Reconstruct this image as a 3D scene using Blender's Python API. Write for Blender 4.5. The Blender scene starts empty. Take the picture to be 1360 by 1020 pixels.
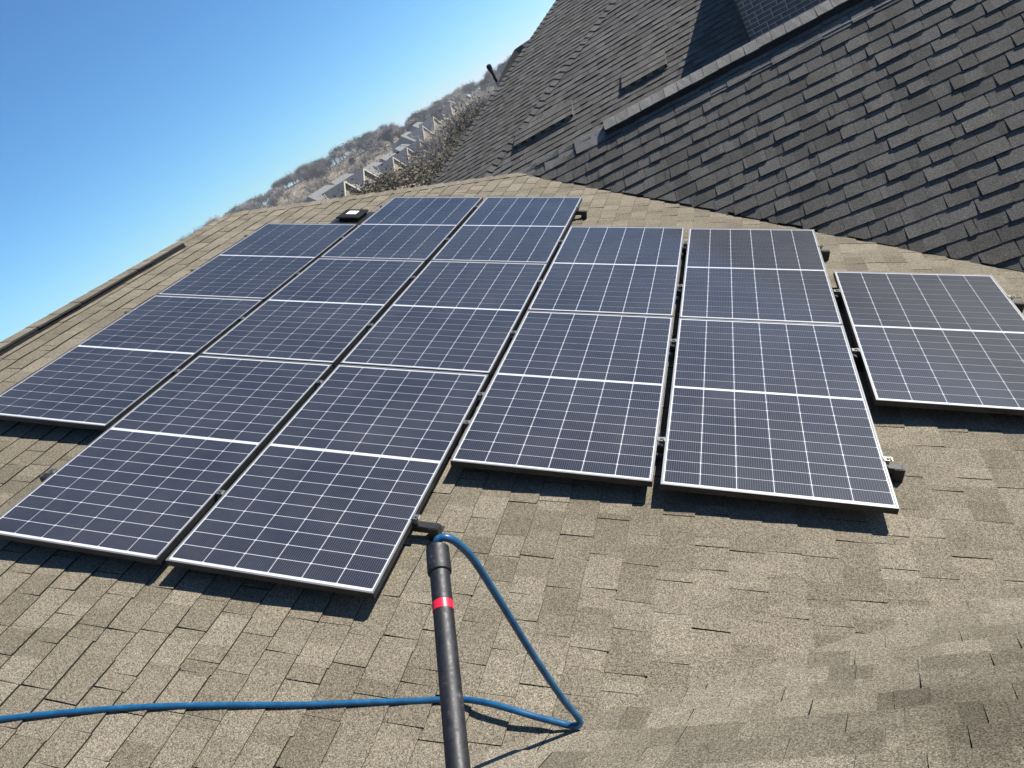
import bpy, bmesh, math, random
import numpy as np
from mathutils import Vector, Matrix, noise as mnoise
rnd = random.Random(7)
R = math.radians
S = bpy.context.scene
COL = S.collection

# ------------------------------------------------------------------ camera
cd = bpy.data.cameras.new('camera'); cam = bpy.data.objects.new('camera', cd); COL.objects.link(cam)
CAM = Vector((1.12067, -6.10705, 2.05987))
M = Matrix(((0.833275, 0.307036, 0.459763), (0.24853, 0.534815, -0.807592), (-0.493848, 0.787211, 0.36934)))
cam.matrix_world = Matrix.Translation(CAM) @ M.to_4x4()
cd.sensor_width = 36; cd.lens = 24.0566; cd.clip_start = 0.05; cd.clip_end = 9000
S.camera = cam
MI = M.transposed()
F = 908.804

def px(P):
    q = MI @ (Vector(P) - CAM)
    if q.z > -0.05: return None
    return 680 + F*q.x/-q.z, 510 - F*q.y/-q.z, -q.z

# ------------------------------------------------------------------ sky, sun, exposure
SUN_AZ, SUN_EL = 55.0, 39.0
w = bpy.data.worlds.new('World'); S.world = w; w.use_nodes = True
nt = w.node_tree; nt.nodes.clear()
sky = nt.nodes.new('ShaderNodeTexSky'); sky.sky_type = 'NISHITA'; sky.sun_disc = False
sky.sun_elevation = R(SUN_EL); sky.sun_rotation = R(SUN_AZ)
sky.air_density = 1.0; sky.dust_density = 0.1; sky.ozone_density = 3.0; sky.altitude = 900
bg = nt.nodes.new('ShaderNodeBackground'); bg.inputs[1].default_value = 0.068
ow = nt.nodes.new('ShaderNodeOutputWorld')
wb = nt.nodes.new('ShaderNodeMix'); wb.data_type = 'RGBA'; wb.blend_type = 'MULTIPLY'; wb.inputs[0].default_value = 1.0; wb.inputs[7].default_value = (.50, .87, 1.12, 1)   # the phone's white balance
nt.links.new(sky.outputs[0], wb.inputs[6]); nt.links.new(wb.outputs[2], bg.inputs[0]); nt.links.new(bg.outputs[0], ow.inputs[0])
sd = bpy.data.lights.new('sun', 'SUN'); sun = bpy.data.objects.new('sun', sd); COL.objects.link(sun)
sd.energy = 5.0; sd.angle = R(0.53); sd.color = (1.0, 0.95, 0.87)
sv = Vector((math.sin(R(SUN_AZ))*math.cos(R(SUN_EL)), math.cos(R(SUN_AZ))*math.cos(R(SUN_EL)), math.sin(R(SUN_EL))))
sun.rotation_euler = sv.to_track_quat('Z', 'Y').to_euler(); sun.location = (20, 20, 30)
S.view_settings.view_transform = 'Standard'; S.view_settings.look = 'None'
S.view_settings.exposure = 1.05; S.view_settings.gamma = 1.0; S.view_settings.use_curve_mapping = False

# ------------------------------------------------------------------ frames of reference
TH = R(26); CT, ST = math.cos(TH), math.sin(TH)
def pl(X, Y, Z=0.0):      # main slope: X down the slope, Y towards the camera, Z off the slope
    return Vector((X*CT + Z*ST, -Y, -X*ST + Z*CT))
MP = Matrix(((CT, 0, ST), (0, -1, 0), (-ST, 0, CT)))   # columns: X, Y, Z  (left handed) -> used for points only
TOP = 0.12                 # panel face above shingles
PW, PH = 1.04, 1.755
panels = []                # (col, X0, Y0)
for c, X0, Y0, n in (('A', -4.323, 0.0, 2), ('B', -3.243, -.880, 3), ('C', -2.157, -.884, 3), ('D', -1.080, -.012, 2), ('E', 0, 0, 2), ('F', 1.091, .887, 1)):
    for k in range(n): panels.append((c, X0, Y0 + k*1.767, k, n))

def hidden_by_panel(P):
    d = Vector(P) - CAM; N = Vector((ST, 0, CT))
    h0 = CAM.dot(N) - TOP; h1 = Vector(P).dot(N) - TOP
    if h1 >= 0: return False
    t = h0/(h0-h1); Q = CAM + d*t
    X = Q.x*CT - Q.z*ST; Y = -Q.y
    return any(x+.01 < X < x+PW-.01 and y-.01 < Y < y+PH+.01 for _, x, y, _, _ in panels)

# ------------------------------------------------------------------ material helpers
def newmat(name):
    m = bpy.data.materials.new(name); m.use_nodes = True
    n = m.node_tree; b = n.nodes['Principled BSDF']
    return m, n, b
def nd(n, t, **kw):
    x = n.nodes.new(t)
    for k, v in kw.items():
        if k.startswith('i_'): x.inputs[k[2:].replace('_', ' ')].default_value = v
        else: setattr(x, k, v)
    return x
def mixc(n, fac, a, b, blend='MIX'):
    x = n.nodes.new('ShaderNodeMix'); x.data_type = 'RGBA'; x.blend_type = blend
    for s, v in ((0, fac), (6, a), (7, b)):
        if hasattr(v, 'links'): n.links.new(v, x.inputs[s])
        else: x.inputs[s].default_value = v if s == 0 else tuple(v)
    return x.outputs[2]
def math_(n, op, a, b=None, c=None):
    x = n.nodes.new('ShaderNodeMath'); x.operation = op
    for i, v in enumerate((a, b, c)):
        if v is None: continue
        if hasattr(v, 'links'): n.links.new(v, x.inputs[i])
        else: x.inputs[i].default_value = v
    return x.outputs[0]
def ramp(n, fac, pts):
    x = n.nodes.new('ShaderNodeValToRGB'); e = x.color_ramp.elements
    while len(e) < len(pts): e.new(0.5)
    for i, (p, c) in enumerate(pts):
        e[i].position = p; e[i].color = c if len(c) == 4 else (*c, 1)
    n.links.new(fac, x.inputs[0]); return x.outputs[0]
def v4(c): return (*c, 1.0)

def shingle_mat(name, dark, mid, light, rough=0.95, patch=1.0, band=7.0, grain=(0.30, 1.95), stain=None, worn=None):
    m, n, b = newmat(name); L = n.links.new
    tc = nd(n, 'ShaderNodeTexCoord'); at = nd(n, 'ShaderNodeAttribute', attribute_name='rnd')
    uv = nd(n, 'ShaderNodeUVMap', uv_map='UVMap')
    sep = nd(n, 'ShaderNodeSeparateXYZ'); L(uv.outputs[0], sep.inputs[0])
    # granule blend changes along a course: sharp-edged drops of a darker or lighter mix
    row = math_(n, 'FLOOR', sep.outputs[1])
    ph = nd(n, 'ShaderNodeTexWhiteNoise', noise_dimensions='1D'); L(row, ph.inputs['W'])
    seg = math_(n, 'FLOOR', math_(n, 'ADD', math_(n, 'MULTIPLY', sep.outputs[0], band), math_(n, 'MULTIPLY', ph.outputs[0], 19.0)))
    cv = nd(n, 'ShaderNodeCombineXYZ'); L(seg, cv.inputs[0]); L(row, cv.inputs[1])
    wn = nd(n, 'ShaderNodeTexWhiteNoise', noise_dimensions='2D'); L(cv.outputs[0], wn.inputs['Vector'])
    big = nd(n, 'ShaderNodeTexNoise', i_Scale=1.3, i_Detail=3.0); L(tc.outputs['Object'], big.inputs[0])
    v = math_(n, 'ADD', math_(n, 'MULTIPLY', wn.outputs[0], 0.62*patch), math_(n, 'MULTIPLY', at.outputs['Fac'], 0.38))
    v = math_(n, 'ADD', v, math_(n, 'MULTIPLY', math_(n, 'SUBTRACT', big.outputs[0], 0.5), 0.5))
    col = ramp(n, v, [(0.1, dark), (0.5, mid), (0.9, light)])
    # granules
    g = nd(n, 'ShaderNodeTexVoronoi', i_Scale=360.0); L(tc.outputs['Object'], g.inputs['Vector'])
    g2 = nd(n, 'ShaderNodeTexNoise', i_Scale=130.0, i_Detail=2.0); L(tc.outputs['Object'], g2.inputs[0])
    sp = nd(n, 'ShaderNodeSeparateColor'); L(g.outputs['Color'], sp.inputs[0])
    gm = nd(n, 'ShaderNodeMapRange'); L(sp.outputs[0], gm.inputs[0]); gm.inputs[3].default_value = grain[0]; gm.inputs[4].default_value = grain[1]
    gm2 = nd(n, 'ShaderNodeMapRange'); L(g2.outputs[0], gm2.inputs[0]); gm2.inputs[1].default_value = .3; gm2.inputs[2].default_value = .7; gm2.inputs[3].default_value = .72; gm2.inputs[4].default_value = 1.28
    gg = math_(n, 'MULTIPLY', gm.outputs[0], gm2.outputs[0])
    vm = nd(n, 'ShaderNodeVectorMath', operation='SCALE'); L(col, vm.inputs[0]); L(gg, vm.inputs['Scale'])
    out = vm.outputs[0]
    if stain:
        ns = nd(n, 'ShaderNodeTexNoise', i_Scale=stain[1], i_Detail=4.0); L(tc.outputs['Object'], ns.inputs[0])
        fc = nd(n, 'ShaderNodeMapRange'); L(ns.outputs[0], fc.inputs[0]); fc.inputs[1].default_value = .5; fc.inputs[2].default_value = .72; fc.inputs[4].default_value = stain[2]
        out = mixc(n, fc.outputs[0], out, v4(stain[0]), 'MULTIPLY')
    if worn:
        dv_ = nd(n, 'ShaderNodeVectorMath', operation='DISTANCE'); L(tc.outputs['Object'], dv_.inputs[0]); dv_.inputs[1].default_value = worn
        nw = nd(n, 'ShaderNodeTexNoise', i_Scale=5.0, i_Detail=8.0, i_Roughness=.75); L(tc.outputs['Object'], nw.inputs[0])
        dd = math_(n, 'ADD', dv_.outputs['Value'], math_(n, 'MULTIPLY', math_(n, 'SUBTRACT', nw.outputs[0], .5), .9))
        wf = nd(n, 'ShaderNodeMapRange'); L(dd, wf.inputs[0]); wf.inputs[1].default_value = .62; wf.inputs[2].default_value = .22; wf.inputs[3].default_value = 0; wf.inputs[4].default_value = .8
        out = mixc(n, wf.outputs[0], out, (.50, .48, .44, 1), 'MULTIPLY')
    L(out, b.inputs['Base Color']); b.inputs['Roughness'].default_value = rough
    b.inputs['Specular IOR Level'].default_value = 0.25
    bp = nd(n, 'ShaderNodeBump'); bp.inputs['Strength'].default_value = 0.55; bp.inputs['Distance'].default_value = 0.0016
    L(math_(n, 'ADD', g.outputs['Distance'], g2.outputs[0]), bp.inputs['Height']); L(bp.outputs[0], b.inputs['Normal'])
    return m

TAN = shingle_mat('tan_shingle', (.091, .078, .056), (.118, .102, .075), (.145, .126, .094), patch=.9, stain=((.74, .72, .70), .9, .5))
TANW = shingle_mat('tan_shingle_worn', (.084, .072, .052), (.115, .100, .074), (.148, .129, .097), patch=1.15, stain=((.78, .76, .74), .9, .4), worn=(1.25, -4.85, .12))
DARK = shingle_mat('dark_shingle', (.050, .046, .040), (.074, .069, .061), (.103, .096, .085), grain=(.2, 2.3), patch=.6)
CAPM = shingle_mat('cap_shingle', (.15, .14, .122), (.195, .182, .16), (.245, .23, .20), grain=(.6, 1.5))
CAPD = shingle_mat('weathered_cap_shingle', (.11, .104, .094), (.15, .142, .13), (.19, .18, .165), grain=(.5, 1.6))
TCAP = shingle_mat('tan_cap_shingle', (.093, .080, .058), (.118, .102, .075), (.143, .125, .094))

def simple(name, col, rough=.6, metal=0.0, nscale=None, namt=.3, spec=.5, bump=0.0, coat=0.0):
    m, n, b = newmat(name)
    b.inputs['Roughness'].default_value = rough; b.inputs['Metallic'].default_value = metal
    b.inputs['Specular IOR Level'].default_value = spec; b.inputs['Coat Weight'].default_value = coat
    if nscale:
        tc = nd(n, 'ShaderNodeTexCoord'); ns = nd(n, 'ShaderNodeTexNoise', i_Scale=nscale, i_Detail=5.0)
        n.links.new(tc.outputs['Object'], ns.inputs[0])
        c0 = tuple(max(0, x*(1-namt)) for x in col); c1 = tuple(x*(1+namt) for x in col)
        n.links.new(ramp(n, ns.outputs[0], [(.3, c0), (.7, c1)]), b.inputs['Base Color'])
        if bump:
            bp = nd(n, 'ShaderNodeBump'); bp.inputs['Strength'].default_value = bump; bp.inputs['Distance'].default_value = .01
            n.links.new(ns.outputs[0], bp.inputs['Height']); n.links.new(bp.outputs[0], b.inputs['Normal'])
    else: b.inputs['Base Color'].default_value = v4(col)
    return m
UNDER = simple('roof_underlay', (.03, .028, .026), .95, nscale=6)
DECKD = simple('dark_underlay', (.012, .012, .013), .95, nscale=6)
BLACKM = simple('black_metal', (.012, .012, .013), .45, nscale=30, spec=.4)
BLACKP = simple('black_vent_plastic', (.008, .008, .009), .85, nscale=20, spec=.15)
FLIP = simple('anodised_frame', (.18, .18, .178), .45, metal=.6, nscale=14, namt=.12)  # lip of the frame, paler than its sides: sky reflection painted into the colour
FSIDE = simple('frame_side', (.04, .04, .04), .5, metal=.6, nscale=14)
ZINC = simple('clamp_metal', (.22, .215, .205), .4, metal=.9, nscale=60)
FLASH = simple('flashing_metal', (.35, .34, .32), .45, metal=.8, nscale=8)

# solar cell: flat printed busbars under a glass coat
def cell_mat():
    m, n, b = newmat('solar_cell'); L = n.links.new
    uv = nd(n, 'ShaderNodeUVMap', uv_map='UVMap'); sep = nd(n, 'ShaderNodeSeparateXYZ'); L(uv.outputs[0], sep.inputs[0])
    fr = math_(n, 'FRACT', math_(n, 'MULTIPLY', sep.outputs[0], 15.0))
    bar = math_(n, 'LESS_THAN', math_(n, 'ABSOLUTE', math_(n, 'SUBTRACT', fr, .5)), .10)
    fr2 = math_(n, 'FRACT', math_(n, 'MULTIPLY', sep.outputs[1], 46.0))
    fin = math_(n, 'LESS_THAN', fr2, .22)
    oi = nd(n, 'ShaderNodeObjectInfo'); tc = nd(n, 'ShaderNodeTexCoord'); geo = nd(n, 'ShaderNodeNewGeometry')
    base = ramp(n, oi.outputs['Random'], [(0, (.0026, .0040, .0100)), (1, (.0044, .0062, .0145))])
    c = mixc(n, math_(n, 'MULTIPLY', fin, .05), base, (.15, .17, .22, 1))
    c = mixc(n, math_(n, 'MULTIPLY', bar, .7), c, (.085, .098, .13, 1))
    # thin film of dust over the glass
    ns = nd(n, 'ShaderNodeTexNoise', i_Scale=2.2, i_Detail=6.0, i_Roughness=.65); L(geo.outputs['Position'], ns.inputs[0])
    ns2 = nd(n, 'ShaderNodeTexNoise', i_Scale=55.0, i_Detail=3.0); L(geo.outputs['Position'], ns2.inputs[0])
    dm = nd(n, 'ShaderNodeMapRange'); L(ns.outputs[0], dm.inputs[0]); dm.inputs[1].default_value = .35; dm.inputs[2].default_value = .75; dm.inputs[3].default_value = .008; dm.inputs[4].default_value = .05
    d2 = math_(n, 'MULTIPLY', dm.outputs[0], math_(n, 'ADD', ns2.outputs[0], .5))
    c = mixc(n, d2, c, (.33, .32, .30, 1))
    vo = nd(n, 'ShaderNodeTexVoronoi', i_Scale=2.6); L(geo.outputs['Position'], vo.inputs['Vector'])
    c = mixc(n, math_(n, 'LESS_THAN', vo.outputs['Distance'], .016), c, (.5, .5, .48, 1))   # bird droppings and grit
    L(c, b.inputs['Base Color']); b.inputs['Roughness'].default_value = .5
    b.inputs['Specular IOR Level'].default_value = .12
    b.inputs['Coat Weight'].default_value = .62; b.inputs['Coat Roughness'].default_value = .13; b.inputs['Coat IOR'].default_value = 1.30
    return m
CELL = cell_mat()
BACK = simple('white_backsheet', (.42, .43, .45), .5, nscale=40, namt=.05, coat=1.0)

# ------------------------------------------------------------------ object helpers
def mesh(name, verts, faces, mat, uvs=None, rnds=None, smooth=False):
    me = bpy.data.meshes.new(name); me.from_pydata([tuple(v) for v in verts], [], faces)
    mats = mat if isinstance(mat, (list, tuple)) else [mat]
    for x in mats: me.materials.append(x)
    if uvs is not None:
        l = me.uv_layers.new(name='UVMap'); l.data.foreach_set('uv', [c for u in uvs for c in u])
    if rnds is not None:
        a = me.attributes.new('rnd', 'FLOAT', 'FACE'); a.data.foreach_set('value', rnds)
    if smooth: me.polygons.foreach_set('use_smooth', [True]*len(me.polygons))
    me.update(); return me
def link(name, me, parent=None, label=None, cat=None, group=None, kind=None):
    o = bpy.data.objects.new(name, me); COL.objects.link(o)
    if parent: o.parent = parent
    if label: o['label'] = label
    if cat: o['category'] = cat
    if group: o['group'] = group
    if kind: o['kind'] = kind
    return o
def empty(name, loc, label, cat, group=None):
    o = bpy.data.objects.new(name, None); COL.objects.link(o); o.location = loc; o.empty_display_size = .2
    o['label'] = label; o['category'] = cat
    if group: o['group'] = group
    return o
class MB:
    def __init__(s): s.v = []; s.f = []; s.uv = []; s.r = []; s.mi = []
    def poly(s, pts, f=None, uv=None, r=.5, mi=0):
        b = len(s.v); s.v += [Vector(p) for p in pts]
        for q in (f or [tuple(range(len(pts)))]):
            s.f.append(tuple(b+i for i in q)); s.r.append(r); s.mi.append(mi)
            s.uv += [(uv[i] if uv else (0, 0)) for i in q]
    def tile(s, pts, f, uv, r):
        s.poly(pts, f[:1], uv, r); b = len(s.v)-len(pts)
        for q in f[1:]:
            s.f.append(tuple(b+i for i in q)); s.r.append(r); s.mi.append(1); s.uv += [uv[i] for i in q]
    def box(s, c, h, ax=None, r=.5, mi=0):
        ax = ax or (Vector((1, 0, 0)), Vector((0, 1, 0)), Vector((0, 0, 1))); c = Vector(c)
        p = [c + ax[0]*h[0]*i + ax[1]*h[1]*j + ax[2]*h[2]*k for i in (-1, 1) for j in (-1, 1) for k in (-1, 1)]
        f = [(0, 1, 3, 2), (4, 6, 7, 5), (0, 4, 5, 1), (2, 3, 7, 6), (0, 2, 6, 4), (1, 5, 7, 3)]
        if ax[0].cross(ax[1]).dot(ax[2]) < 0: f = [q[::-1] for q in f]
        s.poly(p, f, None, r, mi)
    def tube(s, pts, rad, n=10, cap=True, mi=0):
        b = len(s.v); N = len(pts); pts = [Vector(p) for p in pts]
        rad = rad if isinstance(rad, (list, tuple)) else [rad]*N
        up = Vector((0, 0, 1)); fr = None
        for i, p in enumerate(pts):
            t = (pts[min(i+1, N-1)] - pts[max(i-1, 0)]).normalized()
            if fr is None: fr = t.orthogonal().normalized()
            else: fr = (fr - t*fr.dot(t)).normalized()
            bn = t.cross(fr)
            for k in range(n):
                a = 2*math.pi*k/n; s.v.append(p + (fr*math.cos(a) + bn*math.sin(a))*rad[i])
        for i in range(N-1):
            for k in range(n):
                q = (b+i*n+k, b+i*n+(k+1) % n, b+(i+1)*n+(k+1) % n, b+(i+1)*n+k)
                s.f.append(q); s.r.append(.5); s.mi.append(mi); s.uv += [(0, 0)]*4
        if cap:
            for q in (tuple(b+k for k in range(n))[::-1], tuple(b+(N-1)*n+k for k in range(n))):
                s.f.append(q); s.r.append(.5); s.mi.append(mi); s.uv += [(0, 0)]*n
    def build(s, name, mat, parent=None, smooth=False, **kw):
        me = mesh(name, s.v, s.f, mat, s.uv, s.r, smooth)
        if isinstance(mat, (list, tuple)): me.polygons.foreach_set('material_index', s.mi)
        return link(name, me, parent, **kw)
def shade_auto(o, ang=40):
    me = o.data; me.polygons.foreach_set('use_smooth', [True]*len(me.polygons))
    try: me.set_sharp_from_angle(angle=R(ang))
    except Exception: pass

def clip(poly, a, b, c):      # keep a*u + b*v <= c
    out = []
    for i in range(len(poly)):
        p, q = poly[i], poly[(i+1) % len(poly)]
        dp = a*p[0]+b*p[1]-c; dq = a*q[0]+b*q[1]-c
        if dp <= 0: out.append(p)
        if (dp < 0 < dq) or (dq < 0 < dp):
            t = dp/(dp-dq); out.append((p[0]+(q[0]-p[0])*t, p[1]+(q[1]-p[1])*t))
    return out
def area2(poly): return abs(sum(poly[i][0]*poly[(i+1) % len(poly)][1]-poly[(i+1) % len(poly)][0]*poly[i][1] for i in range(len(poly))))/2

EDGE = simple('asphalt_edge', (.008, .008, .008), .9)
def shingle_field(O, U, V, N, half, ur, vr, mat, parent, piece_name, single, expo=.1525, wr=(.14, .34), thick=(.0025, .0075),
                  jag=0.0, seed=1, gap=.0028, rows0=0, bump=None, check=None, wav=0.0):
    """courses of laminated shingles on a slope; V points up the slope. Returns nothing, links `single` biggest tabs one by one."""
    rr = random.Random(seed); tabs = []
    nrow = int((vr[1]-vr[0])/expo)+1
    for i in range(nrow):
        v0 = vr[0] + i*expo + rr.uniform(-.002, .002); u = ur[0] - rr.random()*.3; tog = rr.random() < .5
        while u < ur[1]:
            wd = rr.uniform(*wr)
            if rr.random() < .07: wd *= .35
            g = gap if rr.random() < .6 else gap*1.6
            sk = rr.uniform(-.004, .004); dl = rr.uniform(-.0045, .0045); sk2 = rr.uniform(-.003, .003)
            poly = [(u+g/2, v0+dl+sk2), (u+wd-g/2, v0+dl-sk2), (u+wd-g/2+sk, v0+expo+.012), (u+g/2+sk, v0+expo+.012)]
            for (a, b, c) in half:
                poly = clip(poly, a, b, c + (rr.uniform(-jag, jag) if jag else 0))
                if len(poly) < 3: break
            if len(poly) >= 3 and area2(poly) > .0012:
                t = thick[1]*rr.uniform(.85, 1.25) if tog else thick[0]*rr.uniform(.8, 1.5)
                if rr.random() < .04: t += .002
                tabs.append((poly, v0, t, rr.random(), i, u))
            u += wd; tog = not tog if rr.random() < .8 else tog
    def verts(T):
        poly, v0, t, r, i, u = T
        top = []; bot = []
        for p in poly:
            f = max(0, min(1, (p[1]-v0)/(expo+.012)))
            z = .0012 + (t+.0035)*(1-f)
            if bump: z += bump(p[0], p[1])
            b0 = bump(p[0], p[1]) if bump else 0
            P = O + U*p[0] + V*p[1]
            top.append(P + N*z); bot.append(P + N*(b0-.003))
        return top, bot
    def score(T):
        c = T[0]; cu = sum(p[0] for p in c)/len(c); cv_ = sum(p[1] for p in c)/len(c)
        P = O + U*cu + V*cv_; q = px(P)
        if not q or not (-10 < q[0] < 1370 and -10 < q[1] < 1030): return 0
        if check and check(P): return 0
        d = (CAM-P); return area2(c)*abs(N.dot(d.normalized()))/d.length_squared
    sc = sorted(((score(T), k) for k, T in enumerate(tabs)), reverse=True)
    pick = {k for s, k in sc[:single] if s > 0}
    mb = MB()
    flip = U.cross(V).dot(N) < 0
    for k, T in enumerate(tabs):
        top, bot = verts(T); n = len(top)
        fs = [tuple(range(n))] + [(j, n+j, n+(j+1) % n, (j+1) % n) for j in range(n)]
        if flip: fs = [f[::-1] for f in fs]
        uv = [(p[0], T[4]+.5+rows0) for p in T[0]]*2
        if k in pick:
            m1 = MB(); org = top[0].copy()
            m1.tile(top+bot, fs, uv, T[3]); m1.build(piece_name, [mat, EDGE], parent)
        else: mb.tile(top+bot, fs, uv, T[3])
    if mb.v: mb.build(piece_name+'_courses', [mat, EDGE], parent, kind='stuff')
    return tabs

# ================================================================== THE HOUSE
house = empty('house', (0, 0, 0), 'house the photographer stands on, with tan shingled slopes and steeper dark grey shingled roofs behind', 'house')
def slab(name, pts, mat, th=.06, off=-.006, label=None):
    pts = [Vector(p) for p in pts]
    n = (pts[1]-pts[0]).cross(pts[2]-pts[0]).normalized()
    if n.z < 0: pts = pts[::-1]; n = -n
    k = len(pts); mb = MB()
    mb.poly([p + n*off for p in pts] + [p + n*(off-th) for p in pts],
            [tuple(range(k)), tuple(range(2*k-1, k-1, -1))] + [(j, k+j, k+(j+1) % k, (j+1) % k) for j in range(k)])
    return mb.build(name, mat, house, label=label)

# key points (metres)
P1 = Vector((-1.906, 2.169, .929))                       # where hip, dark ridge and valley meet
RE = pl(-5.27, -.60)                                      # end of tan ridge
VAL = (2.471+2.112, .545+2.137)
def onmain(x, y): return Vector((x, y, -math.tan(TH)*x))
# --- main tan slope -------------------------------------------------
Xr, Xe = -5.27, 4.9
hipA = ((-5.27, -.60), (-2.119, -2.169)); valA = ((-2.119, -2.169), (2.471, .545)); valF = ((-.497, 4.927), (1.458, 3.828))
def hp(a, b, inside):                                      # half plane through a,b containing inside -> (A,B,C) A*x+B*y<=C
    A = b[1]-a[1]; B = -(b[0]-a[0]); C = A*a[0]+B*a[1]
    if A*inside[0]+B*inside[1] > C: A, B, C = -A, -B, -C
    l = math.hypot(A, B); return A/l, B/l, C/l
IN = (-1, 1.5)
# frame of the field: u = Y (towards camera), v = -X (up the slope)
def tomain(h): return (h[1], -h[0], h[2])
hm = [tomain(hp(*hipA, IN)), tomain(hp(*valA, IN)), tomain(hp(*valF, IN)), (0, 1, 5.20), (0, -1, 4.9), (1, 0, 6.6)]
slopeM = slab('tan_main_slope', [pl(-5.27, 6.7), pl(-5.27, -.60), pl(-2.119, -2.169), pl(4.87, 1.95), pl(-3.6, 6.7)], UNDER, label='broad tan shingled slope carrying the solar panels')
def vbump(u, v):                                          # shingles swell where they sweep into the woven valley
    a, b, c = hm[2]; d = c-(a*u+b*v)
    return .026*math.exp(-(d/.13)**2) + .002*mnoise.noise(Vector((u*.9, v*.9, 3)))
shingle_field(Vector((0, 0, 0)), Vector((0, -1, 0)), -Vector((CT, 0, -ST)), Vector((ST, 0, CT)), hm, (-3, 6.6), (-4.9, 5.25), TAN, slopeM, 'tan_shingle', 225,
              jag=.008, seed=3, bump=vbump, check=hidden_by_panel, wr=(.13, .25), thick=(.0022, .0058), gap=.002)
# --- foreground tan slope -------------------------------------------
NF = Vector((0, .615, .789)); VF = Vector((0, -.789, .615)); OF = Vector((-.447, -4.927, .218)); UF = Vector((1, 0, 0))
def onfore(x, y): return Vector((x, y, .218 - .615/.789*(y+4.927)))
vd = Vector((1.758, 1.099))                                # valley direction in plan
def fplan(a): P = OF; return (P.x + a*vd.x, P.y + a*vd.y)
a0 = ((0, 0)); a1 = (1.758, -1.099/.789)                   # valley in (u,v) of foreground slope: v grows towards -y
hf = [hp(a0, a1, (0, 1)), (1, 0, 3.6), (-1, 0, 3.3), (0, 1, 2.6)]
slopeF = slab('tan_foreground_slope', [onfore(-1.6-.447*0, -5.65), onfore(3.1, -2.71), onfore(3.1, -7.0), onfore(-3.2, -7.0), onfore(-2.3, -6.09)], UNDER, label='tan slope rising in front, meeting the main slope in a valley')
def fbump(u, v):
    a, b, c = hf[0]; d = c-(a*u+b*v)
    return .030*math.exp(-(d/.13)**2) + .001 + .003*mnoise.noise(Vector((u*1.2, v*1.2, 9)))
shingle_field(OF, UF, VF, NF, hf, (-3.2, 3.6), (-2.3, 2.5), TANW, slopeF, 'tan_shingle', 75, jag=.005, seed=11, thick=(.0015, .0042), gap=.0008,
              bump=fbump, rows0=300, wr=(.14, .26))
# --- far side of the tan ridge --------------------------------------
slab('tan_rear_slope', [pl(-5.27, 6.7), pl(-5.27, -.60), RE+Vector((-4, -0, -1.95)), pl(-5.27, 6.7)+Vector((-4, 0, -1.95))], TAN, th=.03)
# --- dark front slope ------------------------------------------------
sl = .596/.803
ND = Vector((0, -.596, .803)); VD = Vector((0, .803, .596)); UD = Vector((1, 0, 0))
# valley in (u,v): P1 -> (2.221,-.545,-1.083)
dv = Vector((2.221, -.545, -1.083))-P1
va = (0, 0); vb = (dv.x, dv.y*.803+dv.z*.596)
hd = [hp(va, vb, (3, 0)), (0, 1, 0.0), (1, 0, 8.2), (0, -1, 3.4)]
def dk(u, v, n=0): return P1 + UD*u + VD*v + ND*n
slopeD = slab('dark_front_slope', [dk(0, 0), dk(8.3, 0), dk(8.3, -3.4), dk(3.4*vb[0]/-vb[1], -3.4)], DECKD, th=.05, off=.004, label='dark grey shingled slope rising from the valley to its vented ridge')
shingle_field(P1+ND*.010, UD, VD, ND, hd, (0, 8.2), (-3.4, -.02), DARK, slopeD, 'dark_shingle', 285, jag=.028, seed=21, thick=(.0045, .0125),
              wr=(.12, .27), expo=.1525, rows0=600)
# back of the dark ridge and of the hip (one plane)
def bk(x, y): return Vector((x, y, .929-.88*(y-2.169)))
slab('dark_back_slope', [bk(-4.75, .60), P1, bk(6.4, 2.169), bk(6.4, 3.79), bk(-6.2, 3.79), bk(-6.2, 2.0)], DARK, th=.03)

def capfield(A, B, n1, n2, mat, parent, name, half, step, th=.010, lift=.012, rs=5, seam=0):
    """cap shingles folded over the line A-B; n1, n2 are the normals of the two slopes"""
    rr = random.Random(rs); d = (B-A); L = d.length; d.normalize()
    s1 = d.cross(n1).normalized(); s2 = d.cross(n2).normalized()
    # directions running down each slope away from the crest
    if s1.z > 0 and abs(s1.z) > 1e-6: s1 = -s1
    s2 = d.cross(n2).normalized()
    if s2.dot(s1) > 0: s2 = -s2
    up = (n1+n2).normalized(); t = 0; k = 0
    while t < L:
        st = step*rr.uniform(.94, 1.06); e = min(L, t+st-seam if seam else t+st+.03)
        m1 = MB(); ring = []
        hw = half*rr.uniform(.95, 1.05); tw = rr.uniform(-.006, .006)
        for (tt, z) in ((t, lift+th), (e, lift+th-.002 if seam else lift*.3+.001)):
            P = A + d*tt
            ring.append([P + s1*hw + n1*z + d*tw, P + s1*hw*.35 + up*(z*1.1)+n1*.004, P + up*(z*1.25) + up*.004, P + s2*hw*.35 + up*(z*1.1)+n2*.004, P + s2*hw + n2*z - d*tw])
        low = [[q - up*(th+.012) for q in r] for r in ring]
        vs = ring[0]+ring[1]+low[0]+low[1]; f = []
        for i in range(4):
            f.append((i, i+1, 5+i+1, 5+i)); f.append((i, 10+i, 10+i+1, i+1)); f.append((5+i, 5+i+1, 15+i+1, 15+i))
        f += [(0, 5, 15, 10), (4, 14, 19, 9)]
        if (ring[0][1]-ring[0][0]).cross(ring[1][0]-ring[0][0]).dot(up) < 0: f = [q[::-1] for q in f]
        uv = [(t+.1*i, 50+k) for i in range(20)]
        m1.poly(vs, f, uv, rr.random())
        for q in range(12): m1.mi[q] = 0 if q % 3 == 0 else 1
        m1.mi[12:] = [1]*(len(m1.mi)-12); m1.build(name, [mat, EDGE], parent)
        t += st; k += 1

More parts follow.
